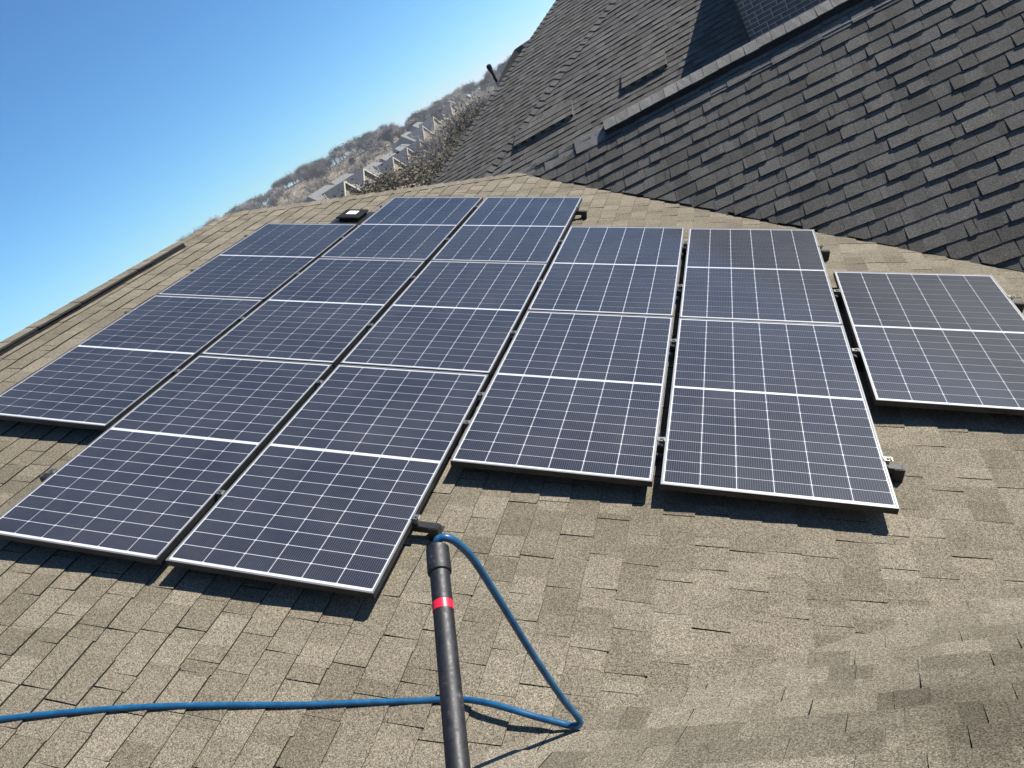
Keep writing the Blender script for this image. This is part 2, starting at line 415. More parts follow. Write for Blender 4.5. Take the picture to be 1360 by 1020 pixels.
# --- two tall dark hipped slopes behind -------------------------------
mR = .5; NR = Vector((0, -mR, 1)).normalized(); VR = Vector((0, 1, mR)).normalized()
def tall(name, O, hdir, ylow, yhigh, xr, lab, seed, single, side):
    s = hdir[0]/hdir[1]
    def on(x, y): return Vector((x, y, O.z + mR*(y-O.y)))
    hx = lambda y: O.x + s*(y-O.y)
    sp = slab(name, [on(hx(ylow), ylow), on(hx(yhigh), yhigh), on(xr, yhigh), on(xr, ylow)], DECKD, th=.05, off=.0, label=lab)
    k = math.hypot(1, mR)
    half = [hp((0, 0), (s*1, k), (3, 0)), (1, 0, xr-O.x), (0, 1, (yhigh-O.y)*k), (0, -1, -(ylow-O.y)*k)]
    shingle_field(O, Vector((1, 0, 0)), VR, NR, half, (hx(ylow)-O.x-.2, xr-O.x), ((ylow-O.y)*k, (yhigh-O.y)*k), DARK, sp, 'dark_shingle', single,
                  seed=seed, thick=(.0045, .0125), wr=(.14, .34), rows0=900+seed*10, jag=.01)
    # hidden left face
    ms = mR/s
    A, B = on(hx(ylow), ylow), on(hx(yhigh), yhigh)
    slab(name.replace('slope', 'side_slope'), [A, B, B+Vector((-side, 0, -side*ms)), A+Vector((-side, 0, -side*ms))], DARK, th=.03)
    # hip caps
    L = (B-A).length; d = (B-A)/L; nl = Vector((-ms, 0, 1)).normalized(); e = 0.0
    capfield(A, B, NR, nl, DARK, sp, 'hip_cap', .135, .17)
    return sp

slopeR = tall('dark_rear_slope', Vector((-3.855, 6.147, .679)), (2.832, 2.737), 3.79, 13.4, 7.5, 'steep dark shingled slope behind the ridge, between its hip and the brick wall', 4, 60, 4.9)
slopeL = tall('dark_far_slope', Vector((-5.854, 12.237, 1.368)), (3.976, 4.443), 8.0, 20.5, 2.0, 'farthest dark shingled slope at the sky line', 5, 0, 3.2)

# small roof crest showing over the far hip
KA, KB, KC, KD, KE = [Vector(p) for p in ((-5.752, 14.62, 1.785), (-5.491, 14.864, 1.993), (-5.02, 15.287, 2.332), (-4.814, 15.407, 2.345), (-4.3, 15.9, 2.36))]
mb = MB(); dn = Vector((1.2, .6, -1.6)); k = [KA, KB, KC, KD, KE]; lo = [p+dn for p in k]; bk_ = [p+Vector((-.3, 2.2, -1.1)) for p in k]
mb.poly(k+lo+bk_, [(i, i+1, 5+i+1, 5+i) for i in range(4)] + [(i+1, i, 10+i, 10+i+1) for i in range(4)], r=.4)
mb.build('far_roof_crest', DARK, house)

# caps: tan hip, tan ridge, dark ridge
NM = Vector((ST, 0, CT)); NBK = Vector((0, .88, 1)).normalized(); NRR = Vector((-ST, 0, CT))
capfield(P1+Vector((.05, .03, -.02)), RE+Vector((0, 0, .0)), NM, NBK, TCAP, slopeM, 'hip_cap', .13, .21, th=.006, lift=.006, rs=8)
ridgeN = pl(-5.27, -.60); 
capfield(pl(-5.27, .42), ridgeN, NM, NRR, TCAP, slopeM, 'ridge_cap', .13, .16, th=.003, lift=.002, rs=9)
def ridge_vent(A, B, n1, n2, side1, side2, capmat, parent, hv, half, step, rs, nm, col, k=.17):
    """black vent body with upright sides under a shallow row of cap shingles; side1/2 are horizontal, n1/n2 slope normals"""
    v = MB(); d = (B-A).normalized(); up = Vector((0, 0, 1)); vs = []
    def foot(P, sd, n): q = P + sd*half; return q - up*((q-P).dot(n)/n.z) + up*.004
    for P in (A, B):
        C = P + up*hv
        vs += [foot(P, side1, n1), C + side1*half - up*half*k, C, C + side2*half - up*half*k, foot(P, side2, n2)]
    v.poly(vs, [(0, 1, 6, 5), (1, 2, 7, 6), (2, 3, 8, 7), (3, 4, 9, 8), (0, 4, 3, 2, 1), (5, 6, 7, 8, 9)]); v.build('ridge_vent_body', col, parent)
    L = (B-A).length; n = int(L/.028); rb = MB(); f0 = foot(A, side1, n1); hh = (vs[1]-f0).length
    for i in range(n):
        rb.box(f0 + d*(i+.5)*L/n + side1*.002 + up*(hh*.5), (.004, .004, hh*.45), (d, side1, up))
    m1 = (side1*k+up).normalized(); m2 = (side2*k+up).normalized()
    capfield(A+up*hv, B+up*hv, m1, m2, capmat, parent, nm, half+.015, step, th=.004, lift=.002, rs=rs, seam=.005)
s1m = Vector((CT, 0, -ST)); s2m = Vector((-CT, 0, -ST)); UPZ = Vector((0, 0, 1))
ridge_vent(pl(-5.20, 6.6)+Vector((0, 0, .0)), pl(-5.20, .42), NM, NRR, Vector((1, 0, 0)), Vector((-1, 0, 0)), TCAP, slopeM, .032, .12, .24, 31, 'ridge_cap', BLACKP, k=.3)
s1d = Vector((0, -.803, -.596)); s2d = Vector((0, .75, -.66)).normalized()
capfield(P1+Vector((-.03, 0, .0)), P1+Vector((1.22, 0, .012)), ND, NBK, CAPD, slopeD, 'ridge_cap', .185, .42, th=.012, lift=.010, rs=32)
ridge_vent(P1+Vector((1.20, 0, .015)), P1+Vector((8.2, 0, .015)), ND, NBK, Vector((0, -1, 0)), Vector((0, 1, 0)), CAPM, slopeD, .055, .125, .148, 33, 'ridge_cap', BLACKP, k=.62)
# added strip standing in for a sliver of sunlight below the ridge vent
fl = MB(); fl.box(P1 + Vector((4.6, 0, 0)) + VD*(-.305) + ND*.022, (2.6, .004, .0035), (UD, VD, ND)); fl.build('sunlight_sliver', FLASH, slopeD)

# brick wall rising from the rear slope
def onR(x, y): return .679 + .5*(y-6.147)
mortar = simple('mortar', (.42, .41, .385), .95, nscale=40, namt=.2)
bx0, bx1, by0, by1 = .945, 3.4, 5.70, 9.6
mb = MB(); zt0, zt1 = 1.50, 2.05
vs = [(bx0, by0, -.2), (bx1, by0, -.2), (bx1, by0, zt0), (bx0, by0, zt0), (bx0, by1, -.2), (bx1, by1, -.2), (bx1, by1, zt1), (bx0, by1, zt1)]
mb.poly([Vector(v) for v in vs], [(0, 1, 2, 3), (5, 4, 7, 6), (4, 0, 3, 7), (1, 5, 6, 2), (3, 2, 6, 7), (4, 5, 1, 0)])
wall = mb.build('brick_wall', mortar, house, label='dark grey brick wall with pale mortar behind the vented ridge')
BR = simple('grey_brick', (.095, .088, .083), .9, nscale=9, namt=.6, bump=.4)
rr = random.Random(5); cours = 0; z = .30
bm_b = MB(); bm_b.box((0, 0, 0), (.097, .012, .0285)); bme = mesh('brick', bm_b.v, bm_b.f, BR, bm_b.uv, bm_b.r)
bm_h = MB(); bm_h.box((0, 0, 0), (.046, .012, .0285)); bmh = mesh('half_brick', bm_h.v, bm_h.f, BR, bm_h.uv, bm_h.r)
while z < 1.46:
    x = bx0 - .002
    first = cours % 2
    while x < 2.75:
        h = first or rr.random() < .12; first = 0
        wd = .102 if h else .204
        o = link('brick', bmh if h else bme, wall); o.location = (x + wd/2, by0 + .007 + rr.uniform(0, .003), z + .0335)
        x += wd
    z += .067; cours += 1
    # return side bricks
fm = MB(); fm.poly([Vector((bx0-.012, by0-.02, -.1)), Vector((bx0-.012, by0+.06, -.1)), Vector((bx0-.012, by0+.06, zt0)), Vector((bx0-.012, by0-.02, zt0))]); fm.poly([Vector((bx0-.012, by0-.02, -.1)), Vector((bx0-.012, by0-.02, zt0)), Vector((bx0+.018, by0-.02, zt0)), Vector((bx0+.018, by0-.02, -.1))]); fm.build('corner_flashing', BLACKM, wall)

# shingle-covered slant vents low on the rear slope
def slant_vent(x0, x1, yf, nteeth, lab):
    def on(x, y, h): return Vector((x, y, onR(x, y))) + NR*h
    root = empty('slant_roof_vent', on((x0+x1)/2, yf, 0), lab, 'roof vent', 'shingled vents on the rear slope')
    inv = -root.location; mb = MB(); yb = yf+.40; H = .062
    ps = [on(x0, yf, H), on(x1, yf, H), on(x1, yb, .012), on(x0, yb, .012), on(x0, yf, 0), on(x1, yf, 0), on(x1, yb, 0), on(x0, yb, 0)]
    mb.poly([p+inv for p in ps], [(0, 1, 2, 3), (0, 3, 7, 4), (1, 5, 6, 2)])
    mb.build('hood', DARK, root)
    ip = MB(); ip.poly([p+inv for p in (on(x0+.01, yf+.05, 0), on(x1-.01, yf+.05, 0), on(x1-.01, yf+.05, H-.01), on(x0+.01, yf+.05, H-.01))]); ip.build('opening', BLACKP, root)
    r2 = random.Random(int(x0*10))
    for row in range(3):
        u = x0
        yy = yf - .012 + row*.145; hood = lambda y: H + (.012-H)*max(0, min(1, (y-yf)/(yb-yf))); hh = hood(yy)+.014
        while u < x1-.03:
            wd = r2.uniform(.13, .24); e = min(x1, u+wd)
            t = MB(); a = [on(u+.002, yy, hh), on(e-.002, yy, hh), on(e-.002, yy+.155, hood(yy+.155)+.003), on(u+.002, yy+.155, hood(yy+.155)+.003)]
            b = [p - NR*.008 for p in a]; q = [p+inv for p in a+b]
            t.poly(q, [(0, 1, 2, 3)] + [(j, 4+j, 4+(j+1) % 4, (j+1) % 4) for j in range(4)], [(p.x, 70+row) for p in a+b], r2.random())
            t.build('shingle', DARK, root); u += wd
    for i in range(nteeth):
        u = x0 + (i+.5)*(x1-x0)/nteeth; t = MB()
        t.box(on(u, yf-.018, H*.62)+inv, ((x1-x0)/nteeth*.27, .006, H*.42), (Vector((1, 0, 0)), VR, NR), r=.8); t.build('vent_tab', DARK, root)
slant_vent(-3.27, -2.05, 6.36, 6, 'shingled slant vent with toothed front edge, left of the two on the rear dark slope')
slant_vent(-1.10, -.30, 6.30, 4, 'small shingled slant vent at the tip of the brick wall\'s shadow')

# plumbing pipe
pp = empty('vent_pipe', (-6.056, 15.65, 1.60), 'black plumbing vent pipe with a capped top standing out against the hillside', 'vent pipe')
mb = MB(); mb.tube([(0, 0, -.8), (0, 0, .66)], .046, 14); o = mb.build('pipe', BLACKP, pp); shade_auto(o)
mb = MB(); mb.tube([(0, 0, .60), (0, 0, .64), (0, 0, .74), (0, 0, .77), (0, 0, .785)], [.052, .075, .080, .06, .02], 14); o = mb.build('pipe_cap', BLACKP, pp); shade_auto(o)
mb = MB(); mb.tube([(0, 0, .10), (0, 0, .22)], [.08, .045], 14, cap=False); o = mb.build('boot', FLASH, pp)

# walls below the roofs
mb = MB(); mb.box((-2.4, 3, -5.6), (6.0, 8.5, 1.9)); mb.build('outer_wall', simple('stucco', (.45, .38, .28), .9, nscale=4, bump=.3), house)

# ================================================================== ROOF VENT BOX beside the panels
bx = empty('box_vent', pl(-3.585, -.49, 0), 'low black vent box with a white square on its lid above the leftmost panels', 'roof vent')
bx.rotation_euler = (0, TH, 0)
mb = MB(); mb.box((0, 0, .010), (.19, .19, .003)); mb.build('flange', BLACKM, bx)
mb = MB(); mb.box((0, 0, .030), (.11, .11, .020)); mb.build('body', BLACKP, bx)
mb = MB()
for z0, z1, a, b in ((.048, .060, .132, .134), (.060, .067, .134, .122)):
    p = [Vector((sx*a, sy*a, z0)) for sx, sy in ((-1, -1), (1, -1), (1, 1), (-1, 1))] + [Vector((sx*b, sy*b, z1)) for sx, sy in ((-1, -1), (1, -1), (1, 1), (-1, 1))]
    mb.poly(p, [(3, 2, 1, 0), (4, 5, 6, 7)] + [(j, (j+1) % 4, 4+(j+1) % 4, 4+j) for j in range(4)])
mb.build('lid', BLACKP, bx)
mb = MB(); mb.box((.0, .01, .0685), (.058, .05, .002)); mb.build('label_plate', simple('white_plate', (.78, .8, .82), .3), bx)

# ================================================================== SOLAR PANELS
ncell = [0]
LAM = Matrix(((CT, 0, ST), (0, 1, 0), (-ST, 0, CT))).to_4x4()      # rotation of the slope; local y points away from the camera
def PX(x, y, z): return Vector((x, -y, z))                          # panel local: x across, y from the top edge towards the camera
def make_panel():
    root = bpy.data.objects.new('solar_panel', None); COL.objects.link(root); root.empty_display_size = .2
    lip = .009; H = .035
    fr = MB(); fs = MB()
    # side walls
    for (x0, y0, x1, y1) in ((0, 0, PW, .0022), (0, PH-.0022, PW, PH), (0, .0022, .0022, PH-.0022), (PW-.0022, .0022, PW, PH-.0022)):
        fs.box(PX((x0+x1)/2, (y0+y1)/2, -H/2-.0006), ((x1-x0)/2, (y1-y0)/2, H/2-.0006))
    for (x0, y0, x1, y1) in ((0.003, .003, PW-.003, .028), (.003, PH-.028, PW-.003, PH-.003)):
        fs.box(PX((x0+x1)/2, (y0+y1)/2, -H+.001), ((x1-x0)/2, (y1-y0)/2, .0008))
    for (x0, y0, x1, y1) in ((0, 0, PW, lip), (0, PH-lip, PW, PH), (0, lip, lip, PH-lip), (PW-lip, lip, PW, PH-lip)):
        fr.box(PX((x0+x1)/2, (y0+y1)/2, -.0006), ((x1-x0)/2, (y1-y0)/2, .0008))
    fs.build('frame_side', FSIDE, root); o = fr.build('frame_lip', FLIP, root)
    bs = MB(); bs.box(PX(PW/2, PH/2, -.0045), (PW/2-.004, PH/2-.004, .0015)); bs.build('backsheet', BACK, root)
    jb = MB(); jb.box(PX(PW/2, PH/2, -.018), (.05, .03, .010)); jb.build('junction_box', BLACKP, root)
    cm = MB(); cw, ch = .1648, .0804; c = .0035
    pts = [PX(-cw/2+c, -ch/2, 0), PX(cw/2-c, -ch/2, 0), PX(cw/2, -ch/2+c, 0), PX(cw/2, ch/2-c, 0), PX(cw/2-c, ch/2, 0), PX(-cw/2+c, ch/2, 0), PX(-cw/2, ch/2-c, 0), PX(-cw/2, -ch/2+c, 0)][::-1]
    lo = [p - Vector((0, 0, .001)) for p in pts]
    cm.poly(pts+lo, [tuple(range(8))] + [(j, 8+j, 8+(j+1) % 8, (j+1) % 8) for j in range(8)], [((p.x+cw/2)/cw, (p.y+ch/2)/ch) for p in pts+lo])
    me = mesh('cell', cm.v, cm.f, CELL, cm.uv, cm.r)
    mx = (PW - 6*.1685)/2
    for j in range(20):
        y = .0215 + .0420 + j*.0846 + (.0185 if j >= 10 else 0)
        for i in range(6):
            o = link('cell', me, root); o.location = PX(mx + .1685*(i+.5), y, -.0018)
    return root
proto = make_panel()
def copy_tree(o, parent=None):
    c = o.copy(); COL.objects.link(c)
    if parent: c.parent = parent
    for ch in list(o.children): copy_tree(ch, c)
    return c
lab = {('A', 0): 'upper panel of the leftmost column, just below the black vent box', ('A', 1): 'lower panel of the leftmost column, cut by the left edge of the photo',
       ('B', 0): 'top panel of the second column from the left, right of the black vent box', ('B', 1): 'middle panel of the second column from the left', ('B', 2): 'lowest panel of the second column, at the far lower left with shadow under it',
       ('C', 0): 'top panel of the third column from the left, nearest the roof peak', ('C', 1): 'middle panel of the third column from the left', ('C', 2): 'nearest large panel, lowest of the third column, left of the black pole',
       ('D', 0): 'upper panel of the fourth column, left of the narrow dark gap in the middle', ('D', 1): 'lower panel of the fourth column, above the pole and hose',
       ('E', 0): 'upper panel of the fifth column, its far edge touching the dark roof', ('E', 1): 'lower panel of the fifth column with a shadow below its tilted lower edge',
       ('F', 0): 'single panel alone at the far right, partly outside the photo'}
for i, (c, x0, y0, k, n) in enumerate(panels):
    o = proto if i == 0 else copy_tree(proto)
    o['label'] = lab[(c, k)]; o['category'] = 'solar panel'; o['group'] = 'solar panels on the tan roof'
    r2 = random.Random(i)
    o.matrix_world = Matrix.Translation(pl(x0 + r2.uniform(-.002, .002), y0, TOP + r2.uniform(-.0015, .0015))) @ LAM

# rails, feet and clamps
RAILS = [(-.55, -3.30, -1.03, 'topmost black mounting rail under the far ends of the second and third panel columns'),
         (.385, -4.40, 1.115, 'rail under the upper ends of the panels, its end poking out near the dark roof'),
         (1.25, -4.40, 2.22, 'mounting rail under the middle of the upper panels, reaching to the far right panel'),
         (2.10, -4.40, 2.22, 'mounting rail under the middle of the array, hidden but for its clamps'),
         (2.88, -3.32, -1.07, 'rail under the lower part of the second and third columns'),
         (3.17, -1.09, 1.125, 'rail with its end poking out at the lower right of the fifth column'),
         (3.945, -3.34, -1.005, 'lowest mounting rail, its black end poking out beside the top of the pole')]
colX = {'A': (-4.323, 0, 3.522), 'B': (-3.243, -.88, 4.409), 'C': (-2.157, -.884, 4.405), 'D': (-1.08, -.012, 3.51), 'E': (0, 0, 3.522), 'F': (1.091, .887, 2.642)}
clamp_me = None
def clamp_mesh():
    mb = MB(); mb.box((0, 0, .0025), (.021, .016, .0018)); mb.box((0, 0, -.010), (.006, .014, .012)); mb.tube([(0, 0, .003), (0, 0, .011)], .0065, 8); mb.box((.012, 0, .006), (.003, .012, .005))
    return mesh('clamp', mb.v, mb.f, ZINC, mb.uv, mb.r)
clamp_me = clamp_mesh()
for (y, xa, xb, lb) in RAILS:
    root = bpy.data.objects.new('mounting_rail', None); COL.objects.link(root)
    root['label'] = lb; root['category'] = 'mounting rail'; root['group'] = 'mounting rails under the panels'
    root.matrix_world = Matrix.Translation(pl((xa+xb)/2, y, 0)) @ LAM
    L = (xb-xa)/2; mb = MB()
    for (dy, dz, hy, hz) in ((0, .0815, .018, .0015), (-.016, .063, .002, .017), (.016, .063, .002, .017), (0, .0465, .018, .0015)):
        mb.box((0, dy, dz), (L, hy, hz))
    mb.build('rail_profile', BLACKM, root)
    n = max(2, int((xb-xa)/1.2)+1)
    for i in range(n+1):
        x = -L + .022 + (2*L-.044)*i/n
        f = MB(); f.box((x, .026, .030), (.026, .004, .030)); f.box((x, .050, .006), (.026, .026, .004)); f.build('foot', BLACKM, root)
        if 0 < i < n: f = MB(); f.box((x, .08, .0135), (.10, .12, .0008)); f.build('foot_flashing', BLACKM, root)
        else: f = MB(); sg = 1 if i else -1; f.box((x + sg*.010, -.020, .040), (.024, .003, .040)); f.box((x + sg*.010, .018, .040), (.024, .003, .040)); f.box((x + sg*.032, -.001, .036), (.003, .018, .036)); f.box((x + sg*.010, -.001, .079), (.024, .018, .003)); f.build('end_block', BLACKM, root)
    f = MB(); f.box((L+.0008, 0, .063), (.0012, .019, .020)); f.build('end_cap', BLACKP, root)
    edges = []
    cl = sorted(v for v in colX.items())
    for c, (x0, ya, yb) in cl:
        if ya-.02 < y < yb+.02 and xa-.1 < x0+.5 < xb+.1: edges += [x0, x0+PW]
    edges.sort(); pos = []
    for e in edges:
        if pos and e-pos[-1] < .08: pos[-1] = (e+pos[-1])/2
        else: pos.append(e)
    for e in pos:
        if e == edges[0]: e -= .016
        if e == edges[-1]: e += .016
        o = link('clamp', clamp_me, root); o.location = (e-(xa+xb)/2, 0, TOP+.001)

# ================================================================== POLE AND HOSE
def scratch_black():
    m, n, b = newmat('black_pipe'); L = n.links.new
    tc = nd(n, 'ShaderNodeTexCoord'); mp = nd(n, 'ShaderNodeMapping'); mp.inputs['Scale'].default_value = (1, 1, 1); L(tc.outputs['Object'], mp.inputs[0])
    a = nd(n, 'ShaderNodeTexNoise', i_Scale=60.0, i_Detail=6.0, i_Roughness=.7); L(mp.outputs[0], a.inputs[0])
    c = nd(n, 'ShaderNodeTexNoise', i_Scale=9.0, i_Detail=3.0); L(mp.outputs[0], c.inputs[0])
    v = math_(n, 'MULTIPLY', a.outputs[0], c.outputs[0])
    L(ramp(n, v, [(.2, (.005, .005, .007)), (.36, (.012, .012, .015)), (.46, (.06, .06, .07))]), b.inputs['Base Color'])
    L(ramp(n, a.outputs[0], [(.3, (.42,)*3), (.7, (.7,)*3)]), b.inputs['Roughness'])
    bp = nd(n, 'ShaderNodeBump'); bp.inputs['Strength'].default_value = .3; bp.inputs['Distance'].default_value = .001
    L(a.outputs[0], bp.inputs['Height']); L(bp.outputs[0], b.inputs['Normal'])
    return m
PIPE = scratch_black()
T0, T1, T2, T3, T4 = [Vector(p) for p in ((-.0659, -4.8689, 1.0999), (-.0612, -4.9364, 1.0548), (-.0334, -5.0164, 1.0213), (-.028, -5.0437, 1.0089), (.0831, -5.3759, .9161))]
d = (T4-T0).normalized(); Lp = (T4-T0).length
pole = empty('water_pole', T0, 'black plastic pole with a coupling at its tip and a red tape band', 'pole')
def on_pole(P): return d*((Vector(P)-T0).dot(d))
mb = MB(); mb.tube([d*.004, d*(Lp*.5), d*(Lp+.45)], .0270, 28); o = mb.build('pole_tube', PIPE, pole); shade_auto(o)
mb = MB(); e1 = on_pole(T1); mb.tube([d*-.004, d*0.001, e1*.96, e1, e1+d*.003], [.0275, .0320, .0330, .0320, .0270], 28); o = mb.build('coupling', PIPE, pole); shade_auto(o)
TAPE = simple('red_tape', (.62, .012, .035), .35, nscale=30, namt=.12)
mb = MB(); e2, e3 = on_pole(T2), on_pole(T2.lerp(T3, .8)); mb.tube([e2-d*.0002, e2, e3, e3+d*.0002], [.0271, .0278, .0278, .0271], 28, cap=False); o = mb.build('tape_band', TAPE, pole); shade_auto(o)

HOSE = [[-2.9, -5.45, 1.43+.013], [-2.3142, -5.235, 1.1432], [-2.1191, -5.1622, 1.048], [-1.8715, -5.0742, 0.9272], [-1.6166, -4.9956, 0.803], [-1.3557, -4.9299, 0.6757], [-1.0966, -4.8693, 0.5493], [-0.8957, -4.8143, 0.4513], [-0.6962, -4.7612, 0.354], [-0.5656, -4.7384, 0.309], [-0.4439, -4.7535, 0.292], [-0.3396, -4.7678, 0.253], [-0.2652, -4.7738, 0.212], [-0.2027, -4.778, 0.182], [-0.1658, -4.780, 0.163], [-0.1318, -4.781, 0.158], [-0.1190, -4.7700, 0.178], [-0.1168, -4.7762, 0.31], [-0.0987, -4.781, 0.5478], [-0.068, -4.7908, 0.7861], [-0.0376, -4.8089, 0.9793], [-0.0263, -4.8338, 1.0733], [-0.0322, -4.8454, 1.1093], [-0.0517, -4.8517, 1.1199], [-0.0632, -4.8616, 1.1125], [-0.068, -4.8751, 1.089]]
def catmull(p, n=8):
    p = [Vector(x) for x in p]; out = []
    for i in range(len(p)-1):
        a, b, c, e = p[max(i-1, 0)], p[i], p[i+1], p[min(i+2, len(p)-1)]
        for k in range(n):
            t = k/n; out.append(.5*((2*b)+(c-a)*t+(2*a-5*b+4*c-e)*t*t+(3*b-a-3*c+e)*t*t*t))
    return out+[p[-1]]
HM, hn, hb = newmat('blue_hose')
tc = nd(hn, 'ShaderNodeTexCoord'); ns = nd(hn, 'ShaderNodeTexNoise', i_Scale=30.0, i_Detail=5.0); hn.links.new(tc.outputs['Object'], ns.inputs[0])
hn.links.new(ramp(hn, ns.outputs[0], [(.25, (.004, .045, .115)), (.6, (.006, .075, .17)), (.8, (.04, .12, .22))]), hb.inputs['Base Color'])
hb.inputs['Roughness'].default_value = .38
mb = MB(); hp_ = catmull(HOSE); mb.tube([p + Vector((0, 0, .0)) for p in hp_], [.0115]*len(hp_), 14)
hose = mb.build('water_hose', HM, None, label='blue water hose looping from the pole tip down across the tan shingles', cat='hose'); shade_auto(hose, 60)

# ================================================================== GROUND, HILL, HOUSES, TREES
PROF = [(-75, .9), (-60, .6), (-50, .5), (-46.5, .7), (-44.9, 1.0), (-41.2, .95), (-39.1, .7), (-36.6, 1.0), (-34.6, .85), (-32.8, .5), (-30.4, .6), (-28.2, .3), (-25.4, -.15), (-22.5, -.4), (-20.6, -.5), (-18.5, -.45), (-15.8, -.3), (-8, .1), (20, .4), (80, .3), (180, .2)]
def elev(az):
    for (a, e), (b, f) in zip(PROF, PROF[1:]):
        if a <= az <= b: return e + (f-e)*(az-a)/(b-a)
    return .2 if az > 0 else 2.0
GZ = -7.6
def gh(x, y):
    dx, dy = x-CAM.x, y-CAM.y; r = math.hypot(dx, dy); az = math.degrees(math.atan2(dx, dy))
    e = elev(az); H = CAM.z + 340*math.tan(R(e)); s = max(0, min(1, (r-165)/(340-165))); s = s*s*(3-2*s)
    z = GZ + (H-GZ)*s + s*1.0*mnoise.noise(Vector((x*.03, y*.03, 0)))
    if r > 340: z -= min(40, (r-340)*.03)
    return z
radii = [2, 20, 45, 70, 95, 115, 135, 150, 165, 175, 185, 195, 205, 215, 225, 235, 245, 255, 265, 275, 285, 295, 305, 315, 325, 335, 345, 360, 420, 600, 1000, 2000, 4500]
NA = 360; vs = []; fs = []
for r in radii:
    for k in range(NA):
        a = 2*math.pi*k/NA; x, y = CAM.x + r*math.sin(a), CAM.y + r*math.cos(a); vs.append((x, y, gh(x, y)))
for i in range(len(radii)-1):
    for k in range(NA): fs.append((i*NA+k, i*NA+(k+1) % NA, (i+1)*NA+(k+1) % NA, (i+1)*NA+k)[::-1])
gm, gn, gb = newmat('dry_hillside')
tc = nd(gn, 'ShaderNodeTexCoord'); n1 = nd(gn, 'ShaderNodeTexNoise', i_Scale=.09, i_Detail=8.0, i_Roughness=.7); n2 = nd(gn, 'ShaderNodeTexNoise', i_Scale=.8, i_Detail=6.0)
gn.links.new(tc.outputs['Object'], n1.inputs[0]); gn.links.new(tc.outputs['Object'], n2.inputs[0])
c1 = ramp(gn, n1.outputs[0], [(.35, (.06, .05, .036)), (.46, (.20, .155, .09)), (.62, (.34, .27, .16))])
gn.links.new(mixc(gn, .45, c1, ramp(gn, n2.outputs[0], [(.35, (.035, .03, .025)), (.65, (.15, .12, .08))])), gb.inputs['Base Color']); gb.inputs['Roughness'].default_value = 1
ground = link('ground', mesh('ground', vs, fs, gm, smooth=True), kind='structure')

SHADE = simple('grey_roof', (.12, .117, .112), .95, nscale=2.5, namt=.18)
SID, sn_, sb_ = newmat('beige_siding')
tc = nd(sn_, 'ShaderNodeTexCoord'); wv = nd(sn_, 'ShaderNodeTexWave', wave_type='BANDS', bands_direction='Y', i_Scale=2.6); sn_.links.new(tc.outputs['Object'], wv.inputs[0])
sn_.links.new(ramp(sn_, wv.outputs[0], [(.0, (.09, .07, .05)), (.25, (.19, .155, .11)), (1, (.215, .18, .13))]), sb_.inputs['Base Color']); sb_.inputs['Roughness'].default_value = .9
TRIM = simple('cream_trim', (.36, .32, .25), .7)
WIN = simple('window_glass', (.03, .035, .045), .1)
def far_house(ax, ay, az_, label, half=4.2, depth=13, rise=4.0, wing=True, rot=0, hip=False):
    """gable end faces +x; apex of the gable at (ax, ay, az_)"""
    root = empty('far_house', (ax, ay, gh(ax, ay)), label, 'house', 'houses below the hill')
    root.rotation_euler = (0, 0, R(rot)); A = az_ - root.location.z; E_ = A - rise; D_ = -depth
    w_ = MB(); hx = half-.4
    w_.poly([Vector(p) for p in ((-.5, -hx, -1), (-.5, hx, -1), (-.5, hx, E_+.3), (-.5, 0, A-.45), (-.5, -hx, E_+.3), (D_, -hx, -1), (D_, hx, -1), (D_, hx, E_+.3), (D_, 0, A-.45), (D_, -hx, E_+.3))],
            [(0, 1, 2, 3, 4), (9, 8, 7, 6, 5), (5, 0, 4, 9), (1, 6, 7, 2)])
    w_.build('wall', SID, root)
    rf = MB(); t = .22
    for s in (-1, 1):
        a = [Vector(p) for p in ((0, 0, A), (0, s*half, E_), (D_-.4, s*half, E_), (D_-.4, 0, A))]; b = [p - Vector((0, 0, t)) for p in a]
        f = [(0, 1, 2, 3), (7, 6, 5, 4)] + [(j, (j+1) % 4, 4+(j+1) % 4, 4+j) for j in range(4)]
        if s < 0: f = [q[::-1] for q in f]
        rf.poly(a+b, f)
    roof = rf.build('roof', SHADE, root)
    for s in (-1, 1):
        tr = MB(); v = Vector((0, s*half, E_-A)); l = v.length; v.normalize(); c = Vector((.04, 0, A-.16)) + v*l/2
        tr.box(c, (.05, l/2, .14), (Vector((1, 0, 0)), v, Vector((1, 0, 0)).cross(v))); tr.build('rake_board', TRIM, roof)
    for yy in (-1.3, 1.3):
        wd = MB(); wd.box((-.45, yy, E_-1.6), (.06, .55, .8)); wn = wd.build('window', TRIM, root)
        pn = MB(); pn.box((-.375, yy, E_-1.6), (.02, .45, .7)); pn.build('pane', WIN, wn)
    if wing:
        xc = D_*.62; h2 = rise*.95; wl = 5.0; tp = A + wing*.9
        hh = MB(); P = [Vector(p) for p in ((xc, -1.5, tp), (xc, 4.5, tp), (xc+wl, 7.5, tp-h2), (xc+wl, -4.6, tp-h2), (xc-wl, -4.6, tp-h2), (xc-wl, 7.5, tp-h2))]
        hh.poly(P, [(0, 3, 2, 1), (0, 1, 5, 4), (0, 4, 3), (1, 2, 5), (2, 3, 4, 5)]); hh.build('hipped_roof', SHADE, root)
        wb = MB(); wb.box((xc, 1.4, (tp-h2-1)/2), (wl-.5, 5.6, (tp-h2+1)/2)); wb.build('wall', SID, root)
    vp = MB(); vp.tube([(D_*.35, -1.4, A-1.3), (D_*.35, -1.4, A-.2)], .12, 8); vp.build('roof_pipe', TRIM, roof)
    return root
far_house(-76.5, 126, -1.4, 'grey roofed house with a half hidden gable, lowest of the row above the brown bushes', wing=.5)
far_house(-84.6, 154.2, -1.6, 'grey roofed house with a beige gable, second gable from the left in the row', wing=1.4)
